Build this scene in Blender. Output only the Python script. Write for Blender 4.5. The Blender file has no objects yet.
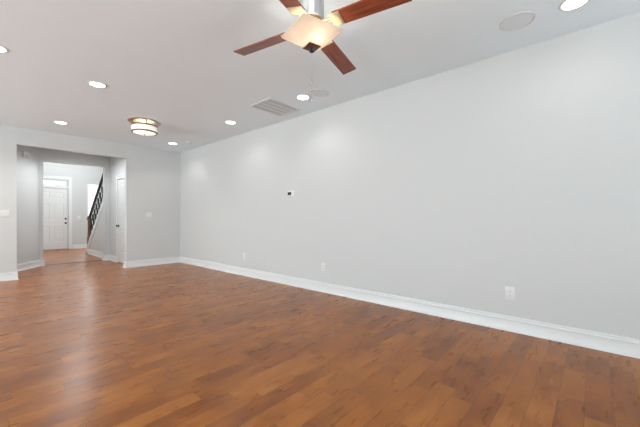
import bpy, bmesh, math, random
from mathutils import Vector, Matrix

random.seed(7)
R = math.radians
scene = bpy.context.scene
COL = scene.collection

# ------------------------------------------------------------------ camera
cam_d = bpy.data.cameras.new('camera')
cam = bpy.data.objects.new('camera', cam_d)
COL.objects.link(cam)
cam.location = (0, 0, 1.1066)
cam.rotation_euler = (R(90), 0, R(-48.5))
cam_d.sensor_fit = 'HORIZONTAL'
cam_d.sensor_width = 36.0
cam_d.lens = 36.0 * 311.0 / 640.0
cam_d.shift_y = 4.5 / 640.0
cam_d.clip_start = 0.05
cam_d.clip_end = 200
scene.camera = cam

# ------------------------------------------------------------------ light
world = bpy.data.worlds.new('world')
scene.world = world
world.use_nodes = True
wn = world.node_tree.nodes
wn['Background'].inputs['Color'].default_value = (0.93, 0.97, 1.0, 1)
wn['Background'].inputs['Strength'].default_value = 1.4

vs = scene.view_settings
vs.view_transform = 'Standard'
vs.look = 'None'
vs.gamma = 1
vs.use_curve_mapping = False
vs.exposure = 0.23

def area(name, loc, rot, sx, sy, power, color=(1, 1, 1)):
    d = bpy.data.lights.new(name, 'AREA')
    d.shape = 'RECTANGLE'
    d.size, d.size_y = sx, sy
    d.energy = power
    d.color = color
    o = bpy.data.objects.new(name, d)
    o.location = loc
    o.rotation_euler = rot
    COL.objects.link(o)
    return o

# main room extents
XR, YB, XL, YF, H = 3.523, 7.79, -5.0, -2.2, 2.74
DAY = (0.93, 0.98, 1.0)
UP_FILL = (0.90, 0.98, 1.0)  # tint of the added upward fill lamps
REAR_WINDOWS = [(-4.6, -3.1), (-2.5, -1.0), (1.4, 3.1)]          # unseen windows placed for their light: x spans in the wall behind the camera
LEFT_WINDOWS = [(-1.0, 1.2), (2.2, 4.4), (5.2, 6.8)]             # unseen too, placed for their light: y spans in the wall to the left
for (a, b), kw, ks in zip(REAR_WINDOWS, (2.0, 4.2, 1.1), (10, 10, 0.4)):
    area('unseen_window_rear', ((a + b) / 2, YF - 0.19, 1.55), (R(90), 0, 0), b - a - 0.1, 1.7, 6 * ks, DAY)
    # added fill lamp aimed up through the window to brighten the ceiling
    area('up_fill_rear', ((a + b) / 2, YF - 0.80, 0.70), (R(146), 0, 0), b - a + 0.3, 1.6, 62 * kw, UP_FILL)
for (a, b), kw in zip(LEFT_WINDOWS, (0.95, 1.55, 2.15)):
    area('unseen_window_left', (XL - 0.19, (a + b) / 2, 1.45), (R(90), 0, R(-90)), b - a - 0.1, 1.9, 17 * kw, DAY)
    area('up_fill_left', (XL - 0.95, (a + b) / 2, 0.90), (R(132), 0, R(-90)), b - a + 0.3, 1.6, 135 * kw, UP_FILL)  # same added upward fill, at the left windows
# foyer: daylight from its side window and an added, unseen upper window
FX0, FX1, FY0, FY1, FH = 0.9, 3.75, 9.70, 14.09, 5.2
area('added_upper_window', (FX1 + 0.19, 11.15, 3.45), (R(90), 0, R(90)), 2.3, 1.6, 190, (1.0, 0.985, 0.97))
area('sky_side_window', (3.25, FY1 + 0.19, 1.47), (R(90), 0, R(180)), 0.6, 1.7, 60, DAY)

# ------------------------------------------------------------------ helpers
def tag(o, label=None, cat=None, group=None, kind=None):
    if label: o['label'] = label
    if cat: o['category'] = cat
    if group: o['group'] = group
    if kind: o['kind'] = kind
    return o

def empty(name, loc, rz=0.0):
    o = bpy.data.objects.new(name, None)
    o.empty_display_size = 0.1
    o.location = loc
    o.rotation_euler = (0, 0, rz)
    COL.objects.link(o)
    return o

def obj(name, bm, m=None, parent=None, smooth=None, loc=None, rot=None):
    bmesh.ops.recalc_face_normals(bm, faces=bm.faces[:])
    me = bpy.data.meshes.new(name)
    bm.to_mesh(me)
    bm.free()
    if m: me.materials.append(m)
    if smooth is not None:
        for p in me.polygons: p.use_smooth = True
        try: me.set_sharp_from_angle(angle=R(smooth))
        except Exception: pass
    o = bpy.data.objects.new(name, me)
    COL.objects.link(o)
    if parent: o.parent = parent
    if loc: o.location = loc
    if rot: o.rotation_euler = rot
    return o

def struct(name, bm, m, parent=None, smooth=None):
    o = obj(name, bm, m, parent, smooth)
    if parent is None: o['kind'] = 'structure'
    return o

def box(bm, x0, x1, y0, y1, z0, z1):
    x0, x1 = sorted((x0, x1)); y0, y1 = sorted((y0, y1)); z0, z1 = sorted((z0, z1))
    v = [bm.verts.new(p) for p in ((x0,y0,z0),(x1,y0,z0),(x1,y1,z0),(x0,y1,z0),(x0,y0,z1),(x1,y0,z1),(x1,y1,z1),(x0,y1,z1))]
    for f in ((0,3,2,1),(4,5,6,7),(0,1,5,4),(1,2,6,5),(2,3,7,6),(3,0,4,7)):
        bm.faces.new([v[i] for i in f])
    return v

def bevelled_box(bm, x0, x1, y0, y1, z0, z1, r, seg=2):
    t = bmesh.new()
    box(t, x0, x1, y0, y1, z0, z1)
    bmesh.ops.bevel(t, geom=t.edges[:], offset=r, segments=seg, affect='EDGES', profile=0.5)
    merge(bm, t)

def merge(bm, t, mat=None):
    if mat is not None: bmesh.ops.transform(t, matrix=mat, verts=t.verts[:])
    vm = {}
    for v in t.verts: vm[v] = bm.verts.new(v.co)
    for f in t.faces: bm.faces.new([vm[v] for v in f.verts])
    t.free()

def prism(bm, pts, axis, a, b):
    """pts: 2-D outline; axis 'x': pts are (y,z); 'y': (x,z); 'z': (x,y)."""
    def P(p, t):
        return {'x': (t, p[0], p[1]), 'y': (p[0], t, p[1]), 'z': (p[0], p[1], t)}[axis]
    A = [bm.verts.new(P(p, a)) for p in pts]
    B = [bm.verts.new(P(p, b)) for p in pts]
    n = len(pts)
    bm.faces.new(A); bm.faces.new(B[::-1])
    for i in range(n):
        bm.faces.new((A[i], A[(i+1) % n], B[(i+1) % n], B[i]))

def lathe(bm, prof, n=32, center=(0, 0), cap0=False, cap1=False):
    """prof: list of (r, z) revolved about the vertical through center."""
    rings = []
    for r, z in prof:
        if r < 1e-6: rings.append([bm.verts.new((center[0], center[1], z))])
        else: rings.append([bm.verts.new((center[0] + r*math.cos(2*math.pi*i/n), center[1] + r*math.sin(2*math.pi*i/n), z)) for i in range(n)])
    for a, b in zip(rings, rings[1:]):
        if len(a) == 1 and len(b) == 1: continue
        for i in range(n):
            j = (i+1) % n
            if len(a) == 1: bm.faces.new((a[0], b[j], b[i]))
            elif len(b) == 1: bm.faces.new((a[i], a[j], b[0]))
            else: bm.faces.new((a[i], a[j], b[j], b[i]))
    if cap0 and len(rings[0]) > 1: bm.faces.new(rings[0][::-1])
    if cap1 and len(rings[-1]) > 1: bm.faces.new(rings[-1])

def tube(bm, pts, r, n=8):
    pts = [Vector(p) for p in pts]
    rings = []
    prev = None
    for i, p in enumerate(pts):
        d = (pts[min(i+1, len(pts)-1)] - pts[max(i-1, 0)]).normalized()
        up = prev if prev is not None else (Vector((1, 0, 0)) if abs(d.x) < 0.9 else Vector((0, 1, 0)))
        u = (up - d * up.dot(d)).normalized(); prev = u
        w = d.cross(u)
        rr = r[i] if isinstance(r, (list, tuple)) else r
        rings.append([bm.verts.new(p + rr*(u*math.cos(2*math.pi*k/n) + w*math.sin(2*math.pi*k/n))) for k in range(n)])
    for a, b in zip(rings, rings[1:]):
        for k in range(n):
            bm.faces.new((a[k], a[(k+1) % n], b[(k+1) % n], b[k]))
    bm.faces.new(rings[0][::-1]); bm.faces.new(rings[-1])

def copy_tree(o, parent=None):
    c = o.copy()
    COL.objects.link(c)
    c.parent = parent
    for ch in [x for x in bpy.data.objects if x.parent is o]:
        copy_tree(ch, c)
    return c

# ------------------------------------------------------------------ materials
def mat(name, color, rough=0.6, metal=0.0, emit=None, strength=0.0, spec=0.5):
    m = bpy.data.materials.new(name)
    m.use_nodes = True
    b = m.node_tree.nodes['Principled BSDF']
    b.inputs['Base Color'].default_value = (*color, 1)
    b.inputs['Roughness'].default_value = rough
    b.inputs['Metallic'].default_value = metal
    b.inputs['Specular IOR Level'].default_value = spec
    if emit:
        b.inputs['Emission Color'].default_value = (*emit, 1)
        b.inputs['Emission Strength'].default_value = strength
    return m

def add_bump(m, scale, strength, dist=0.002, detail=2.0):
    nt = m.node_tree
    b = nt.nodes['Principled BSDF']
    tc = nt.nodes.new('ShaderNodeNewGeometry')
    nz = nt.nodes.new('ShaderNodeTexNoise')
    nz.inputs['Scale'].default_value = scale
    nz.inputs['Detail'].default_value = detail
    bp = nt.nodes.new('ShaderNodeBump')
    bp.inputs['Strength'].default_value = strength
    bp.inputs['Distance'].default_value = dist
    nt.links.new(tc.outputs['Position'], nz.inputs['Vector'])
    nt.links.new(nz.outputs['Fac'], bp.inputs['Height'])
    nt.links.new(bp.outputs['Normal'], b.inputs['Normal'])
    return m

M_WALL = add_bump(mat('grey_wall_paint', (0.578, 0.588, 0.588), 0.55, spec=0.3), 260, 0.08)
M_CEIL = add_bump(mat('ceiling_paint', (0.795, 0.885, 0.945), 0.8, spec=0.2), 220, 0.08)  # blue mixed into the white to cancel warm light bounced off the floor
M_TRIM = mat('white_trim_paint', (0.70, 0.715, 0.72), 0.32)
M_DOOR = mat('white_door_paint', (0.68, 0.69, 0.69), 0.35)
M_PLATE = mat('white_plastic', (0.70, 0.705, 0.70), 0.35)
M_SLOT = mat('slot_shadow_plastic', (0.12, 0.12, 0.12), 0.5)
M_BLACK = mat('black_hardware', (0.012, 0.011, 0.010), 0.35, 0.6)
M_SCREEN = mat('dark_display', (0.03, 0.035, 0.035), 0.2)
M_NICKEL = mat('brushed_nickel', (0.66, 0.66, 0.67), 0.30, 1.0)
M_BRACKET = mat('satin_warm_nickel', (0.80, 0.70, 0.52), 0.32, 1.0)
M_BRONZE = mat('bronze_finish', (0.30, 0.19, 0.11), 0.38, 0.8)
M_ANTIQUE = mat('antique_brushed_bronze', (0.55, 0.45, 0.35), 0.42, 1.0)
M_IRON = mat('wrought_iron', (0.03, 0.028, 0.027), 0.5, 0.4)
M_RAIL = mat('dark_stained_handrail', (0.040, 0.018, 0.010), 0.3)
M_NEWEL = mat('stained_oak_newel', (0.16, 0.065, 0.03), 0.35)
M_BAND = mat('dark_bronze_band', (0.20, 0.14, 0.10), 0.5, 0.5)
M_DIFF = mat('frosted_bottom_glass', (0.9, 0.88, 0.84), 0.4, emit=(1.0, 0.95, 0.88), strength=0.55)
M_CHAIN = mat('dull_nickel_chain', (0.42, 0.40, 0.38), 0.4, 0.9)
M_GRILLE = add_bump(mat('speaker_grille_paint', (0.715, 0.785, 0.83), 0.7), 900, 0.3, 0.001)
M_DARKGAP = mat('duct_shadow_liner', (0.45, 0.46, 0.47), 0.8)
M_LED = mat('led_lens', (0.95, 0.95, 0.93), 0.5, emit=(1.0, 0.97, 0.92), strength=9.0)
M_BULB = mat('lit_bulb', (1, 0.95, 0.85), 0.5, emit=(1.0, 0.95, 0.87), strength=170.0)
M_DRUM = mat('frosted_drum_glass', (0.9, 0.88, 0.84), 0.4, emit=(1.0, 0.94, 0.86), strength=0.24)

def glass_mat():
    m = bpy.data.materials.new('window_glass')
    m.use_nodes = True
    nt = m.node_tree
    nt.nodes.clear()
    out = nt.nodes.new('ShaderNodeOutputMaterial')
    mix = nt.nodes.new('ShaderNodeMixShader')
    tr = nt.nodes.new('ShaderNodeBsdfTransparent')
    gl = nt.nodes.new('ShaderNodeBsdfGlossy')
    gl.inputs['Roughness'].default_value = 0.02
    mix.inputs['Fac'].default_value = 0.06
    tr.inputs['Color'].default_value = (0.97, 0.98, 0.98, 1)
    nt.links.new(tr.outputs[0], mix.inputs[1]); nt.links.new(gl.outputs[0], mix.inputs[2])
    nt.links.new(mix.outputs[0], out.inputs['Surface'])
    return m
M_GLASS = glass_mat()

def alabaster():
    m = bpy.data.materials.new('alabaster_glass')
    m.use_nodes = True
    nt = m.node_tree
    nt.nodes.clear()
    N = nt.nodes.new; L = nt.links.new
    out = N('ShaderNodeOutputMaterial')
    tc = N('ShaderNodeTexCoord')
    nz = N('ShaderNodeTexNoise'); nz.inputs['Scale'].default_value = 7; nz.inputs['Detail'].default_value = 5; nz.inputs['Distortion'].default_value = 1.5
    L(tc.outputs['Object'], nz.inputs['Vector'])
    cr = N('ShaderNodeValToRGB')
    cr.color_ramp.elements[0].position = 0.35; cr.color_ramp.elements[0].color = (0.84, 0.74, 0.60, 1)
    cr.color_ramp.elements[1].position = 0.65; cr.color_ramp.elements[1].color = (0.93, 0.87, 0.79, 1)
    L(nz.outputs['Fac'], cr.inputs['Fac'])
    tr = N('ShaderNodeBsdfTranslucent'); df = N('ShaderNodeBsdfDiffuse'); gl = N('ShaderNodeBsdfGlossy')
    gl.inputs['Roughness'].default_value = 0.25
    tr.inputs['Color'].default_value = (0.66, 0.59, 0.52, 1); L(cr.outputs['Color'], df.inputs['Color'])
    m1 = N('ShaderNodeMixShader'); m1.inputs['Fac'].default_value = 0.45
    L(tr.outputs[0], m1.inputs[1]); L(df.outputs[0], m1.inputs[2])
    m2 = N('ShaderNodeMixShader'); m2.inputs['Fac'].default_value = 0.05
    L(m1.outputs[0], m2.inputs[1]); L(gl.outputs[0], m2.inputs[2])
    L(m2.outputs[0], out.inputs['Surface'])
    return m
M_ALAB = alabaster()

def wood_floor(name, w=0.125):
    m = bpy.data.materials.new(name)
    m.use_nodes = True
    nt = m.node_tree
    N = nt.nodes.new; L = nt.links.new
    b = nt.nodes['Principled BSDF']
    def math_(op, a, c=None):
        n = N('ShaderNodeMath'); n.operation = op
        for i, v in enumerate((a, c)):
            if v is None: continue
            if isinstance(v, (int, float)): n.inputs[i].default_value = v
            else: L(v, n.inputs[i])
        return n.outputs[0]
    geo = N('ShaderNodeNewGeometry')
    sep = N('ShaderNodeSeparateXYZ'); L(geo.outputs['Position'], sep.inputs[0])
    x, y = sep.outputs['X'], sep.outputs['Y']
    v = math_('DIVIDE', math_('ADD', y, 20.079), w)
    row = math_('FLOOR', v); fv = math_('FRACT', v)
    w1 = N('ShaderNodeTexWhiteNoise'); w1.noise_dimensions = '1D'; L(row, w1.inputs['W'])
    w2 = N('ShaderNodeTexWhiteNoise'); w2.noise_dimensions = '1D'; L(math_('ADD', row, 371.3), w2.inputs['W'])
    length = math_('ADD', 0.30, math_('MULTIPLY', w1.outputs['Value'], 0.60))
    u = math_('DIVIDE', math_('ADD', math_('ADD', x, 30), math_('MULTIPLY', w2.outputs['Value'], 5)), length)
    colm = math_('FLOOR', u); fu = math_('FRACT', u)
    cb = N('ShaderNodeCombineXYZ'); L(row, cb.inputs[0]); L(colm, cb.inputs[1])
    w3 = N('ShaderNodeTexWhiteNoise'); w3.noise_dimensions = '2D'; L(cb.outputs[0], w3.inputs['Vector'])
    pid = w3.outputs['Value']
    # grain, stretched along the board and different for every board
    gv = N('ShaderNodeCombineXYZ')
    L(math_('ADD', math_('MULTIPLY', x, 2.2), math_('MULTIPLY', pid, 40)), gv.inputs[0])
    L(math_('MULTIPLY', y, 9.0), gv.inputs[1]); L(math_('MULTIPLY', pid, 17), gv.inputs[2])
    n1 = N('ShaderNodeTexNoise'); n1.inputs['Scale'].default_value = 1.6; n1.inputs['Detail'].default_value = 5; n1.inputs['Roughness'].default_value = 0.52; n1.inputs['Distortion'].default_value = 0.5
    L(gv.outputs[0], n1.inputs['Vector'])
    mv = N('ShaderNodeCombineXYZ')
    L(math_('ADD', math_('MULTIPLY', x, 3.0), math_('MULTIPLY', pid, 23)), mv.inputs[0]); L(math_('MULTIPLY', y, 6.0), mv.inputs[1]); L(math_('MULTIPLY', pid, 9), mv.inputs[2])
    n2 = N('ShaderNodeTexNoise'); n2.inputs['Scale'].default_value = 1.3; n2.inputs['Detail'].default_value = 3
    L(mv.outputs[0], n2.inputs['Vector'])
    fac = math_('ADD', math_('ADD', math_('MULTIPLY', math_('SUBTRACT', pid, 0.5), 0.34), math_('MULTIPLY', math_('SUBTRACT', n1.outputs['Fac'], 0.5), 0.40)),
                math_('ADD', 0.5, math_('MULTIPLY', math_('SUBTRACT', n2.outputs['Fac'], 0.5), 0.85)))
    cr = N('ShaderNodeValToRGB')
    e = cr.color_ramp.elements
    e[0].position = 0.05; e[0].color = (0.135, 0.036, 0.006, 1)
    e[1].position = 1.0; e[1].color = (0.490, 0.190, 0.038, 1)
    k = e.new(0.35); k.color = (0.250, 0.073, 0.010, 1)
    k = e.new(0.60); k.color = (0.345, 0.110, 0.016, 1)
    L(fac, cr.inputs['Fac'])
    # joints
    dv = math_('MULTIPLY', math_('MINIMUM', fv, math_('SUBTRACT', 1.0, fv)), w)
    du = math_('MULTIPLY', math_('MINIMUM', fu, math_('SUBTRACT', 1.0, fu)), length)
    edge = math_('MINIMUM', dv, du)
    jm = N('ShaderNodeMapRange'); jm.inputs['From Min'].default_value = 0.0006; jm.inputs['From Max'].default_value = 0.0026
    jm.inputs['To Min'].default_value = 0.42; jm.inputs['To Max'].default_value = 1.0
    L(edge, jm.inputs['Value'])
    mx = N('ShaderNodeMix'); mx.data_type = 'RGBA'; mx.blend_type = 'MULTIPLY'; mx.inputs['Factor'].default_value = 1.0
    L(cr.outputs['Color'], mx.inputs['A'])
    cc = N('ShaderNodeCombineColor'); [L(jm.outputs[0], cc.inputs[i]) for i in range(3)]
    L(cc.outputs[0], mx.inputs['B'])
    L(mx.outputs['Result'], b.inputs['Base Color'])
    b.inputs['Roughness'].default_value = 0.27
    b.inputs['Specular IOR Level'].default_value = 0.32
    rr = N('ShaderNodeMapRange'); rr.inputs['To Min'].default_value = 0.23; rr.inputs['To Max'].default_value = 0.34
    L(n1.outputs['Fac'], rr.inputs['Value']); L(rr.outputs[0], b.inputs['Roughness'])
    bp = N('ShaderNodeBump'); bp.inputs['Strength'].default_value = 0.10; bp.inputs['Distance'].default_value = 0.002
    hgt = math_('ADD', math_('MULTIPLY', jm.outputs[0], 0.35), math_('MULTIPLY', n2.outputs['Fac'], 0.5))
    L(hgt, bp.inputs['Height']); L(bp.outputs['Normal'], b.inputs['Normal'])
    return m
M_FLOOR = wood_floor('hickory_plank_floor')

def blade_wood():
    m = bpy.data.materials.new('mahogany_blade')
    m.use_nodes = True
    nt = m.node_tree
    N = nt.nodes.new; L = nt.links.new
    b = nt.nodes['Principled BSDF']
    tc = N('ShaderNodeTexCoord')
    mp = N('ShaderNodeMapping'); mp.inputs['Scale'].default_value = (2.5, 34, 34)
    L(tc.outputs['Object'], mp.inputs['Vector'])
    nz = N('ShaderNodeTexNoise'); nz.inputs['Scale'].default_value = 1.3; nz.inputs['Detail'].default_value = 5; nz.inputs['Distortion'].default_value = 0.6
    L(mp.outputs[0], nz.inputs['Vector'])
    cr = N('ShaderNodeValToRGB')
    cr.color_ramp.elements[0].position = 0.3; cr.color_ramp.elements[0].color = (0.120, 0.026, 0.012, 1)
    cr.color_ramp.elements[1].position = 0.72; cr.color_ramp.elements[1].color = (0.330, 0.080, 0.032, 1)
    L(nz.outputs['Fac'], cr.inputs['Fac']); L(cr.outputs[0], b.inputs['Base Color'])
    b.inputs['Roughness'].default_value = 0.3
    return m
M_BLADE = blade_wood()

# ------------------------------------------------------------------ structure
def wall_along_x(bm, x0, x1, y0, y1, z1, holes=()):
    """wall slab; holes (xa, xb, za, zb)."""
    holes = sorted(holes)
    x = x0
    for (a, b, za, zb) in holes:
        if a > x: box(bm, x, a, y0, y1, 0, z1)
        if za > 0: box(bm, a, b, y0, y1, 0, za)
        if zb < z1: box(bm, a, b, y0, y1, zb, z1)
        x = b
    if x < x1: box(bm, x, x1, y0, y1, 0, z1)

def wall_along_y(bm, y0, y1, x0, x1, z1, holes=()):
    y = y0
    for (a, b, za, zb) in sorted(holes):
        if a > y: box(bm, x0, x1, y, a, 0, z1)
        if za > 0: box(bm, x0, x1, a, b, 0, za)
        if zb < z1: box(bm, x0, x1, a, b, zb, z1)
        y = b
    if y < y1: box(bm, x0, x1, y, y1, 0, z1)

T = 0.12
OX0, OX1, OZ = 0.574, 2.318, 2.436      # wide cased-less opening in the back wall
HX, HY = 2.47, 9.58                     # hall side wall, hall back wall
IX0, IX1, IZ = 1.15, 2.345, 2.43       # inner opening to the foyer
AX0, AY0, AX1, AY1 = -0.086, YB + T, 1.08, HY   # angled hall wall

bm = bmesh.new()
box(bm, XL - T, XR + T, YF - T, YB + T, -0.12, 0)
box(bm, -0.4, 4.0, YB + T, FY1 + T, -0.12, 0)
struct('floor', bm, M_FLOOR)

bm = bmesh.new()
box(bm, XL - T, XR + T, YF - T, YB + T, H, H + 0.12)
box(bm, -0.4, 3.9, YB + T, HY, H, H + 0.12)
struct('ceiling', bm, M_CEIL)
bm = bmesh.new()
box(bm, FX0 - T, FX1 + T, HY, FY1 + T, FH, FH + 0.12)
struct('ceiling_foyer', bm, M_CEIL)

bm = bmesh.new(); wall_along_y(bm, YF - T, YB + T, XR, XR + T, H); struct('wall_right', bm, M_WALL)
bm = bmesh.new(); wall_along_x(bm, XL - T, XR, YB, YB + T, H, [(OX0, OX1, 0, OZ)]); struct('wall_back', bm, M_WALL)
RW = [(a, b, 0.65, 2.45) for a, b in REAR_WINDOWS]
bm = bmesh.new(); wall_along_x(bm, XL - T, XR, YF - T, YF, H, RW); struct('wall_front', bm, M_WALL)
LW = [(a, b, 0.45, 2.45) for a, b in LEFT_WINDOWS]
bm = bmesh.new(); wall_along_y(bm, YF, YB, XL - T, XL, H, LW); struct('wall_left', bm, M_WALL)

# hall
CD0, CD1, CDZ = 8.16, 8.93, 2.065       # closet door opening in the hall side wall
bm = bmesh.new(); wall_along_y(bm, YB + T, HY, HX, HX + T, H, [(CD0, CD1, 0, CDZ)]); struct('wall_hall_side', bm, M_WALL)
bm = bmesh.new(); wall_along_x(bm, 0.8, 3.9, HY, FY0, FH, [(IX0, IX1, 0, IZ)]); struct('wall_hall_back', bm, M_WALL)
dx, dy = AX1 - AX0, AY1 - AY0
ln = math.hypot(dx, dy); nx, ny = -dy / ln, dx / ln
bm = bmesh.new()
prism(bm, [(AX0, AY0), (AX1, AY1), (AX1 + nx*T, AY1 + ny*T), (AX0 + nx*T, AY0 + ny*T)], 'z', 0, H)
struct('wall_hall_angled', bm, M_WALL)
bm = bmesh.new()                        # closet behind the panelled door
box(bm, HX + 0.85, HX + 0.9, YB + T, HY, 0, H)
struct('wall_closet', bm, M_WALL)

# foyer
UW = (9.95, 12.35, 2.6, 4.3)  # unseen upper window in the right wall, added to light the foyer
DX0, DX1, DZ = 1.452, 2.362, 2.153
TRZ0, TRZ1 = 2.225, 2.458
WX0, WX1, WZ0, WZ1 = 2.905, 3.60, 0.56, 2.385
bm = bmesh.new()
box(bm, FX0 - T, DX0, FY1, FY1 + T, 0, FH)
box(bm, DX0, DX1, FY1, FY1 + T, DZ, TRZ0); box(bm, DX0, DX1, FY1, FY1 + T, TRZ1, FH)
box(bm, DX1, WX0, FY1, FY1 + T, 0, FH)
box(bm, WX0, WX1, FY1, FY1 + T, 0, WZ0); box(bm, WX0, WX1, FY1, FY1 + T, WZ1, FH)
box(bm, WX1, FX1 + T, FY1, FY1 + T, 0, FH)
struct('wall_foyer_back', bm, M_WALL)
bm = bmesh.new(); wall_along_y(bm, FY0, FY1, FX0 - T, FX0, FH); struct('wall_foyer_left', bm, M_WALL)
bm = bmesh.new(); wall_along_y(bm, FY0, FY1, FX1, FX1 + T, FH, [UW]); struct('wall_foyer_right', bm, M_WALL)
# knee wall below the stair
SL = 0.80
def z_low(y): return 0.209 + SL * (11.737 - y)     # lower edge of the white skirt
YK = 11.737 + 0.209 / SL
bm = bmesh.new()
prism(bm, [(FY0, 0), (YK, 0), (FY0, z_low(FY0))], 'x', HX, HX + 0.10)
struct('wall_stair', bm, M_WALL)

# windows
def window(name, axis, a, b, z0, z1, face, depth, cols, rows, inward):
    """axis 'x': spans x at wall y=face..face+depth; casing on the inward side (sign of normal)."""
    def B(bm, p, q, d0, d1, za, zb):
        if axis == 'x': box(bm, p, q, d0, d1, za, zb)
        else: box(bm, d0, d1, p, q, za, zb)
    mid = face + depth * 0.5
    bm = bmesh.new()
    fw = 0.05
    B(bm, a, a + fw, mid - 0.03, mid + 0.03, z0, z1); B(bm, b - fw, b, mid - 0.03, mid + 0.03, z0, z1)
    B(bm, a + fw, b - fw, mid - 0.03, mid + 0.03, z0, z0 + fw); B(bm, a + fw, b - fw, mid - 0.03, mid + 0.03, z1 - fw, z1)
    root = struct(name, bm, M_TRIM)
    bm = bmesh.new()
    for i in range(1, cols):
        p = a + (b - a) * i / cols
        B(bm, p - 0.009, p + 0.009, mid - 0.012, mid + 0.012, z0 + fw, z1 - fw)
    for i in range(1, rows):
        p = z0 + (z1 - z0) * i / rows
        r = 0.022 if i * 2 == rows else 0.009
        B(bm, a + fw, b - fw, mid - 0.0125, mid + 0.0125, p - r, p + r)
    if cols > 1 or rows > 1: obj('muntins', bm, M_TRIM, root)
    else: bm.free()
    bm = bmesh.new(); B(bm, a + fw, b - fw, mid - 0.003, mid + 0.003, z0 + fw, z1 - fw); obj('glass_pane', bm, M_GLASS, root)
    return root
def casing(bm, axis, a, b, z0, z1, face, s, w=0.08, t=0.018, sill=True):
    f0, f1 = sorted((face, face + s * t))
    def B(p, q, za, zb, e=0.0):
        g0, g1 = sorted((face, face + s * (t + e)))
        if axis == 'x': box(bm, p, q, g0, g1, za, zb)
        else: box(bm, g0, g1, p, q, za, zb)
    B(a - w, a, z0, z1); B(b, b + w, z0, z1)
    B(a - w, b + w, z1, z1 + w)
    B(a - w - 0.008, b + w + 0.008, z1 + w, z1 + w + 0.016, 0.012)
    if sill:
        B(a - w - 0.02, b + w + 0.02, z0 - 0.03, z0, 0.03); B(a - w, b + w, z0 - 0.11, z0 - 0.03)
n = 1
for (a, b, z0, z1) in RW:
    o = window('window_%d' % n, 'x', a, b, z0, z1, YF - T, T, 3, 4, 1); n += 1
    bm = bmesh.new(); casing(bm, 'x', a, b, z0, z1, YF, 1); obj('window_casing', bm, M_TRIM, o)
for (a, b, z0, z1) in LW:
    o = window('window_%d' % n, 'y', a, b, z0, z1, XL - T, T, 4, 4, 1); n += 1
    bm = bmesh.new(); casing(bm, 'y', a, b, z0, z1, XL, 1); obj('window_casing', bm, M_TRIM, o)
window('window_%d' % n, 'x', WX0, WX1, WZ0, WZ1, FY1, T, 3, 6, -1)
window('window_%d' % (n + 1), 'y', UW[0], UW[1], UW[2], UW[3], FX1, T, 4, 2, -1)
window('window_%d' % (n + 2), 'x', DX0, DX1, TRZ0, TRZ1, FY1, T, 3, 1, -1)

# baseboards: swept profile with mitred corners, room on the left of the path
PROF = [(0, 0), (0.027, 0), (0.027, 0.006), (0.024, 0.014), (0.016, 0.020), (0.015, 0.022), (0.015, 0.104), (0.019, 0.108), (0.019, 0.113),
        (0.012, 0.122), (0.0115, 0.129), (0.013, 0.133), (0.011, 0.140), (0.006, 0.143), (0, 0.143)]
def sweep(bm, path):
    path = [Vector(p) for p in path]
    offs = []
    for i, p in enumerate(path):
        ns = []
        for q0, q1 in ((i-1, i), (i, i+1)):
            if q0 < 0 or q1 >= len(path): continue
            d = (path[q1] - path[q0]).normalized(); ns.append(Vector((-d.y, d.x)))
        if len(ns) == 1: offs.append(ns[0])
        else:
            s = (ns[0] + ns[1]); offs.append(s / (1 + ns[0].dot(ns[1])))
    rings = [[bm.verts.new((p.x + o.x*d, p.y + o.y*d, z)) for d, z in PROF] for p, o in zip(path, offs)]
    for a, b in zip(rings, rings[1:]):
        for k in range(len(PROF) - 1):
            bm.faces.new((a[k], a[k+1], b[k+1], b[k]))
    bm.faces.new(rings[0]); bm.faces.new(rings[-1][::-1])
def baseboard(name, *paths):
    bm = bmesh.new()
    for p in paths: sweep(bm, p)
    struct(name, bm, M_TRIM, smooth=35)
baseboard('baseboard_right', [(XR, YF), (XR, YB)])
CW = 0.065
baseboard('baseboard_back', [(XR - 0.02, YB), (OX1, YB), (OX1, YB + T), (HX, YB + T), (HX, CD0 - CW)],
          [(AX0 + 0.05, YB + T), (OX0, YB + T), (OX0, YB), (XL, YB)])
baseboard('baseboard_hall', [(HX, CD1 + CW), (HX, HY), (IX1, HY), (IX1, FY0), (HX, FY0), (HX, YK - 0.14)],
          [(FX0, FY0), (IX0, FY0), (IX0, HY), (AX1, HY), (AX0 + 0.03, AY0 + 0.04)])
baseboard('baseboard_foyer', [(FX1, FY1), (DX1 + 0.115, FY1)], [(DX0 - 0.115, FY1), (FX0, FY1), (FX0, FY0 + 0.03)])
baseboard('baseboard_left', [(XL, YB - 0.03), (XL, YF), ])
baseboard('baseboard_front', [(XL + 0.03, YF), (XR - 0.03, YF)])

# threshold strip where the hall floor meets the foyer floor
bm = bmesh.new()
prism(bm, [(HY + 0.02, 0), (HY + 0.03, 0.011), (HY + 0.07, 0.011), (HY + 0.08, 0)], 'x', IX0 + 0.03, IX1 - 0.03)
struct('trim_1', bm, M_NEWEL)

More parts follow.
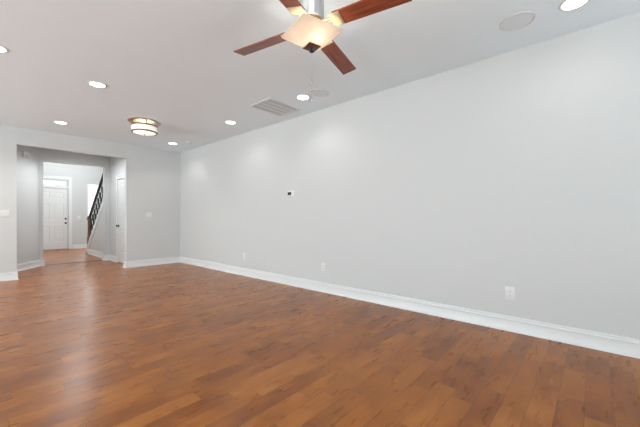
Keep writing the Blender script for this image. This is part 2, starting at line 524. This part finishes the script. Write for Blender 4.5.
# ------------------------------------------------------------------ doors
def panel_face(bm, xs, zs, panels, y, depth=0.007):
    """front face at y (facing -y) split on xs/zs; panels: set of (i,j) cells that are raised panels."""
    for i in range(len(xs) - 1):
        for j in range(len(zs) - 1):
            x0, x1, z0, z1 = xs[i], xs[i+1], zs[j], zs[j+1]
            def ring(ins, dep): return [bm.verts.new(p) for p in ((x0+ins, y+dep, z0+ins), (x1-ins, y+dep, z0+ins), (x1-ins, y+dep, z1-ins), (x0+ins, y+dep, z1-ins))]
            r0 = ring(0, 0)
            if (i, j) in panels:
                rs = [r0, ring(0.012, depth), ring(0.022, depth), ring(0.05, 0.003)]
                for a, b in zip(rs, rs[1:]):
                    for k in range(4): bm.faces.new((a[k], a[(k+1) % 4], b[(k+1) % 4], b[k]))
                bm.faces.new(rs[-1])
            else: bm.faces.new(r0)
def panel_door(bm, w, h, t, xs, zs, panels):
    panel_face(bm, xs, zs, panels, 0)
    v = [bm.verts.new(p) for p in ((0,0,0),(w,0,0),(w,t,0),(0,t,0),(0,0,h),(w,0,h),(w,t,h),(0,t,h))]
    for f in ((0,3,2,1),(4,5,6,7),(1,2,6,5),(2,3,7,6),(3,0,4,7)): bm.faces.new([v[i] for i in f])
    bmesh.ops.remove_doubles(bm, verts=bm.verts[:], dist=1e-5)

def knob(parent, x, z, r=0.027, rose=0.032):
    bm = bmesh.new()
    lathe(bm, [(0, 0), (rose, 0), (rose, 0.006), (0.013, 0.010), (0.011, 0.030), (r*0.8, 0.036), (r, 0.048), (r*0.85, 0.060), (0, 0.064)], 20)
    bmesh.ops.rotate(bm, matrix=Matrix.Rotation(R(90), 3, 'X'), verts=bm.verts[:])
    return obj('door_knob', bm, M_BLACK, parent, 40, (x, 0, z))

# front door (faces the camera)
w = DX1 - DX0 - 0.008; h = DZ - 0.022
bm = bmesh.new()
panel_door(bm, w, h, 0.044, [0, 0.12, 0.40, 0.50, 0.78, w], [0, 0.26, 0.80, 1.03, 1.58, 1.78, 1.99, h],
           {(i, j) for i in (1, 3) for j in (1, 3, 5)})
d1 = struct('door_1', bm, M_DOOR)
d1.location = (DX0 + 0.004, FY1 + 0.02, 0.018)
knob(d1, w - 0.065, 0.911)
bm = bmesh.new()
lathe(bm, [(0, 0), (0.03, 0), (0.03, 0.008), (0.024, 0.014), (0, 0.016)], 20)
bmesh.ops.rotate(bm, matrix=Matrix.Rotation(R(90), 3, 'X'), verts=bm.verts[:])
obj('deadbolt', bm, M_BLACK, d1, 40, (w - 0.065, 0, 1.065))
# casing around the front door and its transom, with threshold
bm = bmesh.new()
casing(bm, 'x', DX0, DX1, 0, TRZ1, FY1, -1, w=0.105, t=0.02, sill=False)
box(bm, DX0, DX1, FY1 - 0.012, FY1 + 0.01, DZ + 0.004, TRZ0 - 0.004)
struct('trim_2', bm, M_TRIM)
bm = bmesh.new()
box(bm, DX0 + 0.002, DX1 - 0.002, FY1 - 0.025, FY1 + 0.10, 0.0005, 0.016)
struct('trim_3', bm, M_BRONZE)

# closet door in the hall side wall (faces -x)
w = CD1 - CD0 - 0.006; h = CDZ - 0.016
bm = bmesh.new()
panel_door(bm, w, h, 0.035, [0, 0.115, w - 0.115, w], [0, 0.25, 0.82, 1.06, 1.93, h], {(1, 1), (1, 3)})
d2 = struct('door_2', bm, M_DOOR)
d2.rotation_euler = (0, 0, R(-90))
d2.location = (HX + 0.006, CD1 - 0.003, 0.013)
knob(d2, 0.065, 0.90)
bm = bmesh.new()
casing(bm, 'y', CD0, CD1, 0, CDZ, HX, -1, w=CW, t=0.017, sill=False)
struct('trim_4', bm, M_TRIM)
bm = bmesh.new()                        # door stop / jamb behind the closet door
box(bm, HX + 0.045, HX + T, CD0, CD0 + 0.012, 0, CDZ); box(bm, HX + 0.045, HX + T, CD1 - 0.012, CD1, 0, CDZ); box(bm, HX + 0.045, HX + T, CD0, CD1, CDZ - 0.012, CDZ)
struct('trim_5', bm, M_TRIM)

# ------------------------------------------------------------------ staircase in the foyer
st = tag(empty('staircase', (HX, YK, 0)), 'foyer staircase with dark handrail and scrolled black iron balusters', 'staircase')
def L3(y): return y - YK
bm = bmesh.new()                        # white sloping skirt on the knee wall
ya, yb = FY0 + 0.012, YK + 0.16
up = 0.17
prism(bm, [(L3(YK), 0.002), (L3(YK + up / SL), 0.002), (L3(ya), z_low(ya) + up), (L3(ya), z_low(ya))], 'x', -0.012, 0.115)
obj('skirt_board', bm, M_TRIM, st)
rise, run = 0.188, 0.188 / SL
y0 = YK + 0.10
k = 0
while y0 - k * run > FY0 + 0.30:
    bm = bmesh.new()
    ys = y0 - k * run
    box(bm, 0.118, FX1 - HX - 0.004, L3(ys - run) - 0.0, L3(ys), k * rise + 0.001, (k + 1) * rise - 0.03)
    bevelled_box(bm, 0.118, FX1 - HX - 0.004, L3(ys - run) + 0.001, L3(ys + 0.028), (k + 1) * rise - 0.0295, (k + 1) * rise, 0.006)
    obj('step', bm, M_NEWEL, st)
    k += 1
# newel
NY = 11.93
zb = z_low(NY) + up - 0.01
bm = bmesh.new()
NXc = 0.05
def sq(bm, hw, za, zbb): bevelled_box(bm, NXc - hw, NXc + hw, L3(NY) - hw, L3(NY) + hw, za, zbb, 0.004)
sq(bm, 0.052, zb - 0.06, zb + 0.30); sq(bm, 0.040, zb + 0.301, zb + 0.84); sq(bm, 0.058, zb + 0.841, zb + 0.89); sq(bm, 0.046, zb + 0.891, zb + 0.95)
obj('newel_post', bm, M_NEWEL, st, 30)
def z_rail(y): return 1.065 + 0.78 * (12.02 - y)
bm = bmesh.new()
yr0, yr1 = NY - 0.03, FY0 + 0.015
prof = [(-0.030, -0.055), (0.030, -0.055), (0.034, -0.03), (0.028, -0.008), (0.012, 0), (-0.012, 0), (-0.028, -0.008), (-0.034, -0.03)]
A = [bm.verts.new((NXc + px, L3(yr0), z_rail(yr0) + pz)) for px, pz in prof]
B = [bm.verts.new((NXc + px, L3(yr1), z_rail(yr1) + pz)) for px, pz in prof]
bm.faces.new(A[::-1]); bm.faces.new(B)
for i in range(len(prof)): bm.faces.new((A[i], A[(i+1) % len(prof)], B[(i+1) % len(prof)], B[i]))
obj('handrail', bm, M_RAIL, st, 30)
yb = NY - 0.13
i = 0
while yb > FY0 + 0.05:
    z0 = z_low(yb) + up - 0.004; z1 = z_rail(yb) - 0.052
    bm = bmesh.new()
    tube(bm, [(NXc, L3(yb), z0), (NXc, L3(yb), z1)], 0.0075, 6)
    zc = (z0 + z1) / 2 + (0.06 if i % 2 else -0.02)
    for s in (-1, 1):                       # flat S-scrolls either side of the bar
        pts = []
        for q in range(15):
            a = -math.pi / 2 + math.pi * q / 14
            pts.append((NXc, L3(yb) + s * 0.043 * math.cos(a), zc + s * 0.075 + 0.10 * math.sin(a)))
        tube(bm, pts, 0.008, 6)
    obj('baluster', bm, M_IRON, st)
    yb -= 0.10; i += 1

# ------------------------------------------------------------------ ceiling lights
def led_root():
    r = empty('recessed_light', (0, 0, H))
    bm = bmesh.new()
    lathe(bm, [(0.077, 0.0), (0.077, -0.004), (0.083, -0.0075), (0.090, -0.006), (0.096, -0.0015), (0.096, 0.0)], 40)
    obj('trim_ring', bm, M_TRIM, r, 50)
    bm = bmesh.new()
    lathe(bm, [(0.0765, -0.0005), (0.0765, -0.0035), (0.045, -0.0050), (0, -0.0056)], 40, cap0=True)
    obj('lens', bm, M_LED, r, 50)
    return r
LEDS = [((1.045, 4.56), 'recessed ceiling light between the fan blade tip and the left edge, alone above mid ceiling'),
        ((1.045, 6.84), 'recessed ceiling light above the wide opening, left of the drum light'),
        ((2.965, 6.93), 'recessed ceiling light closest to the far right corner'),
        ((2.965, 4.66), 'recessed ceiling light right of the drum light and left of the vent'),
        ((3.000, 2.96), 'recessed ceiling light beside the faint round speaker, behind the pull chain'),
        ((0.165, 4.30), 'recessed ceiling light cut off by the left edge of the photo'),
        ((3.045, 0.118), 'large-looking recessed ceiling light cut off by the top edge at right')]
proto = led_root()
LEDS.append(((-0.50, 6.84), 'recessed ceiling light outside the frame, left of the one above the wide opening'))
LEDS.append(((1.62, 8.60), 'added recessed ceiling light brightening the hall, unseen behind the header of the wide opening'))  # unseen lamp, added because the hall came out dark
for i, ((x, y), lab) in enumerate(LEDS):
    o = proto if i == 0 else copy_tree(proto)
    o.location = (x, y, H - 0.0005)
    tag(o, lab, 'ceiling light', 'round white recessed lights in the ceiling')
    d = bpy.data.lights.new('recessed_light_beam', 'SPOT')
    d.energy = 62 if y > 8 else (3 if y < 1 else ((34 if x < 2 else 11) if y > 6 else 8)); d.color = (1.0, 0.96, 0.90) if y < 8 else (0.93, 0.97, 1.0); d.spot_size = R(140 if y < 8 else 165); d.spot_blend = 0.6; d.shadow_soft_size = 0.06
    s = bpy.data.objects.new('recessed_light_beam', d); s.location = (x, y, H - 0.03); COL.objects.link(s)

# drum flush light
FLX, FLY = 1.985, 5.74
fl = tag(empty('flush_mount_light', (FLX, FLY, H)), 'drum ceiling light with bronze bands and a white pleated shade, hanging under a round pan', 'ceiling light')
bm = bmesh.new()
lathe(bm, [(0, -0.0005), (0.246, -0.0005), (0.250, -0.006), (0.240, -0.014), (0.06, -0.020), (0, -0.021)], 56)
obj('ceiling_pan', bm, M_ANTIQUE, fl, 40)
for a in (20, 140, 260):
    bm = bmesh.new(); tube(bm, [(0.178*math.cos(R(a)), 0.178*math.sin(R(a)), -0.012), (0.178*math.cos(R(a)), 0.178*math.sin(R(a)), -0.075)], 0.007, 10)
    obj('support_rod', bm, M_ANTIQUE, fl, 40)
DT, DB, DR = -0.075, -0.178, 0.188
bm = bmesh.new()                        # pleated drum wall
nn = 96
rings = []
for z in (DT - 0.008, DB + 0.008):
    rings.append([bm.verts.new(((DR + 0.0035*(-1)**i)*math.cos(2*math.pi*i/nn), (DR + 0.0035*(-1)**i)*math.sin(2*math.pi*i/nn), z)) for i in range(nn)])
rin = [[bm.verts.new(((DR - 0.010)*math.cos(2*math.pi*i/nn), (DR - 0.010)*math.sin(2*math.pi*i/nn), z)) for i in range(nn)] for z in (DT - 0.008, DB + 0.008)]
for i in range(nn):
    j = (i+1) % nn
    bm.faces.new((rings[0][i], rings[0][j], rings[1][j], rings[1][i])); bm.faces.new((rin[0][i], rin[1][i], rin[1][j], rin[0][j]))
    bm.faces.new((rings[0][i], rin[0][i], rin[0][j], rings[0][j])); bm.faces.new((rings[1][i], rings[1][j], rin[1][j], rin[1][i]))
obj('drum_shade', bm, M_DRUM, fl)
for nm, z in (('band', DT), ('band', DB)):
    bm = bmesh.new()
    lathe(bm, [(DR - 0.012, z - 0.010), (DR + 0.008, z - 0.010), (DR + 0.011, z), (DR + 0.008, z + 0.010), (DR - 0.012, z + 0.010), (DR - 0.012, z - 0.010)], 64)
    obj(nm, bm, M_BAND, fl, 50)
bm = bmesh.new()
lathe(bm, [(DR - 0.013, DB - 0.003), (DR - 0.016, DB - 0.010), (0.12, DB - 0.026), (0, DB - 0.032)], 56)
lathe(bm, [(DR - 0.013, DB - 0.003), (0, DB - 0.004)], 56)
bmesh.ops.remove_doubles(bm, verts=bm.verts[:], dist=1e-5)
obj('bottom_diffuser', bm, M_DIFF, fl, 50)
bm = bmesh.new()
lathe(bm, [(0, DB - 0.0325), (0.013, DB - 0.034), (0.013, DB - 0.040), (0.005, DB - 0.050), (0, DB - 0.052)], 16)
obj('finial', bm, M_BRONZE, fl, 40)
for a in (80, 200, 320):
    bm = bmesh.new()
    lathe(bm, [(0, -0.170), (0.02, -0.160), (0.026, -0.140), (0.018, -0.118), (0.012, -0.100), (0, -0.100)], 14, (0.10*math.cos(R(a)), 0.10*math.sin(R(a))))
    obj('bulb', bm, mat('drum_bulb', (1, .95, .9), .5, emit=(1, .90, .78), strength=12.0), fl, 50)

# ------------------------------------------------------------------ ceiling fan
FX, FY, ZB = 1.601, 1.495, 2.45
fan = tag(empty('ceiling_fan', (FX, FY, H)), 'four blade ceiling fan with reddish wood blades and a square alabaster glass light', 'ceiling fan')
zl = lambda z: z - H
bm = bmesh.new()
lathe(bm, [(0, zl(H) - 0.0005), (0.092, zl(H) - 0.0005), (0.092, zl(2.715)), (0.088, zl(2.708)), (0.088, zl(2.50)), (0.083, zl(2.492)), (0, zl(2.492))], 48)
obj('motor_housing', bm, M_NICKEL, fan, 35)
bm = bmesh.new()
lathe(bm, [(0, zl(2.4915)), (0.072, zl(2.4915)), (0.074, zl(2.47)), (0.06, zl(2.462)), (0.06, zl(2.415)), (0, zl(2.415))], 40)
obj('switch_housing', bm, M_BRONZE, fan, 35)
A0 = 12.97
PT = 0.205
rot_pitch = Matrix.Rotation(-PT, 4, 'X')    # clockwise edge raised
bm = bmesh.new()
t = bmesh.new()
r0, r1, hw = 0.180, 0.682, 0.064
outline = [(r0, -hw*0.92), (r1, -hw), (r1, hw), (r0, hw*0.92)]
prism(t, outline, 'z', -0.004, 0.004)
bmesh.ops.bevel(t, geom=[e for e in t.edges if abs(e.verts[0].co.z - e.verts[1].co.z) > 0.001], offset=0.006, segments=3, affect='EDGES', profile=0.5)
merge(bm, t, rot_pitch)
blade_me = None
bladeproto = obj('blade', bm, M_BLADE, fan, 30, (0, 0, zl(ZB)), (0, 0, R(A0)))
bm = bmesh.new()
t = bmesh.new()
bevelled_box(t, 0.166, 0.232, -0.056, 0.056, -0.0085, -0.0045, 0.0015, 1)       # plate under the blade root
bevelled_box(t, 0.158, 0.166, -0.060, 0.060, -0.0085, 0.0085, 0.0015, 1)
for q in (-0.038, 0.038):
    for xx in (0.184, 0.216):
        lathe(t, [(0, -0.0115), (0.004, -0.011), (0.0055, -0.0085), (0, -0.0084)], 10, (xx, q))
merge(bm, t, rot_pitch)
box(bm, 0.055, 0.162, -0.020, -0.008, 0.004, 0.014); box(bm, 0.055, 0.162, 0.008, 0.020, 0.004, 0.014)
box(bm, 0.055, 0.075, -0.02, 0.02, 0.0035, 0.0145)
brproto = obj('blade_bracket', bm, M_BRACKET, fan, 30, (0, 0, zl(ZB)), (0, 0, R(A0)))
def sag(k):                             # the blades hang very slightly out of level
    a = R(A0 + 90 * k)
    return 0.04 * math.cos(a) + 0.028 * math.sin(a)
for k in (1, 2, 3):
    for p in (bladeproto, brproto):
        c = p.copy(); COL.objects.link(c); c.parent = fan; c.rotation_euler = (0, sag(k), R(A0 + 90 * k))
bladeproto.rotation_euler = brproto.rotation_euler = (0, sag(0), R(A0))
# square alabaster dish
ZR, ZP = 2.400, 2.308
CA = R(-59.3 - 45)
bm = bmesh.new()
half = 0.162
def square_ring(hs, z, n):
    out = []
    for q in range(64):
        a = 2 * math.pi * (q + 0.0) / 64
        r = hs / ((abs(math.cos(a)) ** n + abs(math.sin(a)) ** n) ** (1.0 / n))
        out.append(bm.verts.new((r * math.cos(a + CA), r * math.sin(a + CA), zl(z))))
    return out
prof_out, prof_in = [], []
NS = 10
for i in range(NS + 1):
    s = i / NS
    hs = half * (1 - s) + 0.020 * s
    z = ZR - (ZR - ZP - 0.006) * (1 - (1 - s) ** 1.4)
    nn_ = 3.0 + 21 * (1 - s) ** 4
    prof_out.append((hs, z, nn_)); prof_in.append((max(hs - 0.005, 0.014), z + 0.005, nn_))
seq = [square_ring(*p) for p in prof_in[::-1]] + [square_ring(*p) for p in [(half - 0.003, ZR + 0.006, 24), (half, ZR + 0.006, 24)]] + [square_ring(*p) for p in prof_out]
m4 = len(seq[0])
for a, b in zip(seq, seq[1:]):
    for i in range(m4): bm.faces.new((a[i], a[(i+1) % m4], b[(i+1) % m4], b[i]))
a, b = seq[-1], seq[0]
for i in range(m4): bm.faces.new((a[i], a[(i+1) % m4], b[(i+1) % m4], b[i]))
obj('light_shade', bm, M_ALAB, fan, 40)
# diamond plate, finial
bm = bmesh.new()
t = bmesh.new()
bevelled_box(t, -0.047, 0.047, -0.047, 0.047, zl(ZP) - 0.004, zl(ZP) + 0.004, 0.002, 2)
merge(bm, t, Matrix.Rotation(CA, 4, 'Z'))
obj('bottom_plate', bm, mat('walnut_plate', (0.095, 0.036, 0.022), 0.4), fan, 30)
bm = bmesh.new()
lathe(bm, [(0, zl(ZP) - 0.0041), (0.010, zl(ZP) - 0.005), (0.006, zl(ZP) - 0.012), (0.008, zl(ZP) - 0.020), (0.017, zl(ZP) - 0.030), (0.014, zl(ZP) - 0.034), (0, zl(ZP) - 0.037)], 20)
obj('finial', bm, M_IRON, fan, 40)
bm = bmesh.new()
tube(bm, [(0, 0, zl(2.414)), (0, 0, zl(ZP) + 0.0042)], 0.006, 10)
obj('center_rod', bm, M_NICKEL, fan)
for a in (73.4, 253.4):
    bx_, by_ = 0.062*math.cos(R(a)), 0.062*math.sin(R(a))
    bm = bmesh.new()
    lathe(bm, [(0, zl(2.352)), (0.012, zl(2.355)), (0.019, zl(2.368)), (0.015, zl(2.384)), (0.011, zl(2.396)), (0.011, zl(2.42)), (0, zl(2.42))], 16, (bx_, by_))
    obj('bulb', bm, M_BULB, fan, 50)
for (ox, oy, ze) in ((0.000, 0.0, 2.088), (0.006, 0.0055, 1.970)):
    z0 = ZP - 0.036
    bm = bmesh.new()
    npt = int((z0 - ze) / 0.004)
    tube(bm, [(ox, oy, zl(z0 + 0.004 - (z0 + 0.004 - ze) * q / npt)) for q in range(npt + 1)], [0.0016 if q % 2 else 0.0008 for q in range(npt + 1)], 6)
    ch = obj('pull_chain', bm, M_CHAIN, fan)
    bm = bmesh.new()
    lathe(bm, [(0, zl(ze)), (0.004, zl(ze) - 0.003), (0.0055, zl(ze) - 0.014), (0.008, zl(ze) - 0.034), (0.0055, zl(ze) - 0.040), (0, zl(ze) - 0.042)], 14, (ox, oy))
    obj('pull_fob', bm, M_CHAIN, ch, 40)

# ------------------------------------------------------------------ ceiling fittings
def speaker(x, y, lab):
    r = tag(empty('ceiling_speaker', (x, y, H)), lab, 'speaker', 'round flush speakers in the ceiling')
    bm = bmesh.new()
    lathe(bm, [(0.1155, -0.0005), (0.1155, -0.005), (0.119, -0.0065), (0.126, -0.005), (0.128, -0.0005), (0.1155, -0.0005)], 56)
    obj('rim', bm, M_TRIM, r, 40)
    bm = bmesh.new()
    lathe(bm, [(0.1125, -0.0005), (0.1125, -0.0035), (0.06, -0.0046), (0, -0.005)], 56, cap0=True)
    obj('grille', bm, M_GRILLE, r, 50)
    return r
speaker(3.021, 0.487, 'round white ceiling speaker near the top right, beside the cut-off recessed light')
speaker(3.039, 2.698, 'faint round ceiling speaker just right of the pull chain and its recessed light')

vt = tag(empty('ceiling_vent', (3.008, 3.540, H)), 'white rectangular slatted return air grille in the ceiling, left of the pull chain', 'vent')
vw, vh = 0.303, 0.235
bm = bmesh.new()
fwid = 0.032
for (a, b, c, d) in ((-vw, vw, -vh, -vh + fwid), (-vw, vw, vh - fwid, vh), (-vw, -vw + fwid, -vh + fwid, vh - fwid), (vw - fwid, vw, -vh + fwid, vh - fwid)):
    bevelled_box(bm, a, b, c, d, -0.010, -0.0005, 0.003, 1)
obj('frame', bm, M_TRIM, vt)
bm = bmesh.new(); box(bm, -vw + fwid, vw - fwid, -vh + fwid, vh - fwid, -0.0015, -0.0005); obj('backing', bm, M_DARKGAP, vt)
iy0, iy1 = -vh + fwid, vh - fwid
for i in range(1, 4):
    y = iy0 + (iy1 - iy0) * i / 4
    bm = bmesh.new(); box(bm, -vw + fwid, vw - fwid, y - 0.013, y + 0.013, -0.008, -0.0016); obj('cross_bar', bm, M_TRIM, vt)
for i in range(4):
    for k in range(2):
        y = iy0 + (iy1 - iy0) * (i + 0.36 + 0.28 * k) / 4
        bm = bmesh.new()
        prism(bm, [(y - 0.0016, -0.0018), (y + 0.0016, -0.0018), (y + 0.0016, -0.005), (y - 0.0016, -0.005)], 'x', -vw + fwid, vw - fwid)
        obj('louver', bm, M_GRILLE, vt)

sd = tag(empty('smoke_detector', (3.15, 6.56, H)), 'small low white smoke detector on the ceiling near the far right corner', 'smoke detector')
bm = bmesh.new()
lathe(bm, [(0.068, -0.0005), (0.068, -0.007), (0.062, -0.012)], 36, cap0=True, cap1=True)
obj('base', bm, M_PLATE, sd, 40)
bm = bmesh.new()
lathe(bm, [(0.057, -0.0122), (0.055, -0.022), (0.044, -0.030), (0, -0.032)], 36, cap0=True)
obj('cover', bm, M_PLATE, sd, 40)

# ------------------------------------------------------------------ wall plates (built facing -y, origin at the plate centre on the wall)
def plate(bm, w, h): bevelled_box(bm, -w/2, w/2, -0.006, -0.0003, -h/2, h/2, 0.0025, 2)
def make_outlet():
    r = empty('wall_outlet', (0, 0, 0))
    bm = bmesh.new(); plate(bm, 0.082, 0.127); obj('cover_plate', bm, M_PLATE, r, 30)
    for s in (-1, 1):
        bm = bmesh.new()
        bevelled_box(bm, -0.017, 0.017, -0.0082, -0.0061, s*0.0205 - 0.0145, s*0.0205 + 0.0145, 0.001, 1)
        rc = obj('receptacle', bm, M_PLATE, r)
        bm = bmesh.new()
        for xx in (-0.0065, 0.0065): box(bm, xx - 0.0013, xx + 0.0013, -0.0086, -0.0083, s*0.0205 - 0.001, s*0.0205 + 0.008)
        lathe(bm, [(0, 0), (0.0026, 0), (0.0026, 0.0003), (0, 0.0003)], 10)
        for v in bm.verts:
            if abs(v.co.y) < 0.0031 and abs(v.co.z) < 0.0005: v.co = Vector((v.co.x, -0.0083 - v.co.z, s*0.0205 - 0.0075 + v.co.y))
        obj('slots', bm, M_SLOT, rc)
    bm = bmesh.new()
    lathe(bm, [(0, 0), (0.0032, 0), (0.0028, 0.001), (0, 0.0012)], 10)
    bmesh.ops.rotate(bm, matrix=Matrix.Rotation(R(90), 3, 'X'), verts=bm.verts[:])
    obj('screw', bm, M_PLATE, r, 40, (0, -0.0061, 0))
    return r
outs = [((XR, 0.626, 0.367), 'white wall outlet nearest the camera, low on the long right wall'),
        ((XR, 3.047, 0.373), 'white wall outlet low on the long right wall, below and right of the thermostat'),
        ((XR, 5.062, 0.363), 'white wall outlet low on the long right wall, left of the thermostat'),
        ]
po = make_outlet()
for i, (p, lab) in enumerate(outs):
    o = po if i == 0 else copy_tree(po)
    o.location = p; o.rotation_euler = (0, 0, R(-90))
    tag(o, lab, 'outlet', 'white outlets along the long right wall')

bp_ = tag(empty('blank_cover_plate', (XR, 7.49, 0.46), R(-90)), 'faint wall-coloured blank cover plate beside the far right corner of the room', 'cover plate')
bm = bmesh.new(); plate(bm, 0.072, 0.117); obj('plate', bm, M_WALL, bp_, 30)
for q in (-0.042, 0.042):
    bm = bmesh.new()
    lathe(bm, [(0, 0), (0.0035, 0), (0.003, 0.001), (0, 0.0012)], 10)
    bmesh.ops.rotate(bm, matrix=Matrix.Rotation(R(90), 3, 'X'), verts=bm.verts[:])
    obj('screw', bm, M_WALL, bp_, 40, (0, -0.0061, q))

def make_switch(n, loc, rz, lab, gname=None):
    r = tag(empty('light_switch', loc, rz), lab, 'switch', gname)
    w = 0.072 + 0.046 * (n - 1)
    bm = bmesh.new(); plate(bm, w, 0.117); obj('cover_plate', bm, M_PLATE, r, 30)
    for i in range(n):
        x = (i - (n - 1) / 2) * 0.046
        bm = bmesh.new()
        prism(bm, [(-0.0061, -0.033), (-0.0085, -0.033), (-0.0068, 0), (-0.0095, 0.033), (-0.0061, 0.033)], 'x', x - 0.0165, x + 0.0165)
        obj('rocker', bm, M_PLATE, r)
    return r
make_switch(3, (0.407, YB, 1.187), 0, 'three-gang white light switch left of the wide opening')
make_switch(2, (2.787, YB, 1.177), 0, 'two-gang white light switch right of the wide opening, left of the room corner')
make_switch(2, (2.655, FY1, 1.125), 0, 'light switch in the foyer between the front door and the staircase')

th = tag(empty('thermostat', (XR, 3.745, 1.503), R(-90)), 'white wall thermostat with a small dark display on the long right wall', 'thermostat')
bm = bmesh.new(); bevelled_box(bm, -0.086, 0.086, -0.006, -0.0003, -0.054, 0.054, 0.002, 1); obj('base', bm, M_PLATE, th, 30)
bm = bmesh.new(); bevelled_box(bm, -0.080, 0.080, -0.026, -0.0061, -0.044, 0.044, 0.005, 3); obj('body', bm, M_PLATE, th, 30)
bm = bmesh.new(); box(bm, -0.064, 0.022, -0.0275, -0.0262, -0.020, 0.030); obj('display', bm, M_SCREEN, th)
for q in (-0.006, 0.014):
    bm = bmesh.new(); bevelled_box(bm, 0.042, 0.060, -0.0285, -0.0262, q - 0.005, q + 0.007, 0.001, 1); obj('button', bm, M_PLATE, th)

# door chime on the angled hall wall
f_, hx_, hy_, A_ = 311.0, 320.0, 218.0, R(48.5)
CXW, CYW, CZW = 0.806, 0.0, 2.43
tpos = (CXW - AX0) / dx
CYW = AY0 + tpos * dy
dc = tag(empty('door_chime', (CXW, CYW, 2.47), math.atan2(dy, dx)), 'white door chime box high on the angled wall inside the wide opening', 'door chime')
bm = bmesh.new(); bevelled_box(bm, -0.085, 0.085, -0.04, -0.0004, -0.052, 0.052, 0.006, 2); obj('cover', bm, M_PLATE, dc, 30)
bm = bmesh.new()
for i in range(5): box(bm, -0.05 + i*0.02, -0.04 + i*0.02, -0.0412, -0.0402, -0.038, -0.016)
obj('sound_slots', bm, M_SLOT, dc)
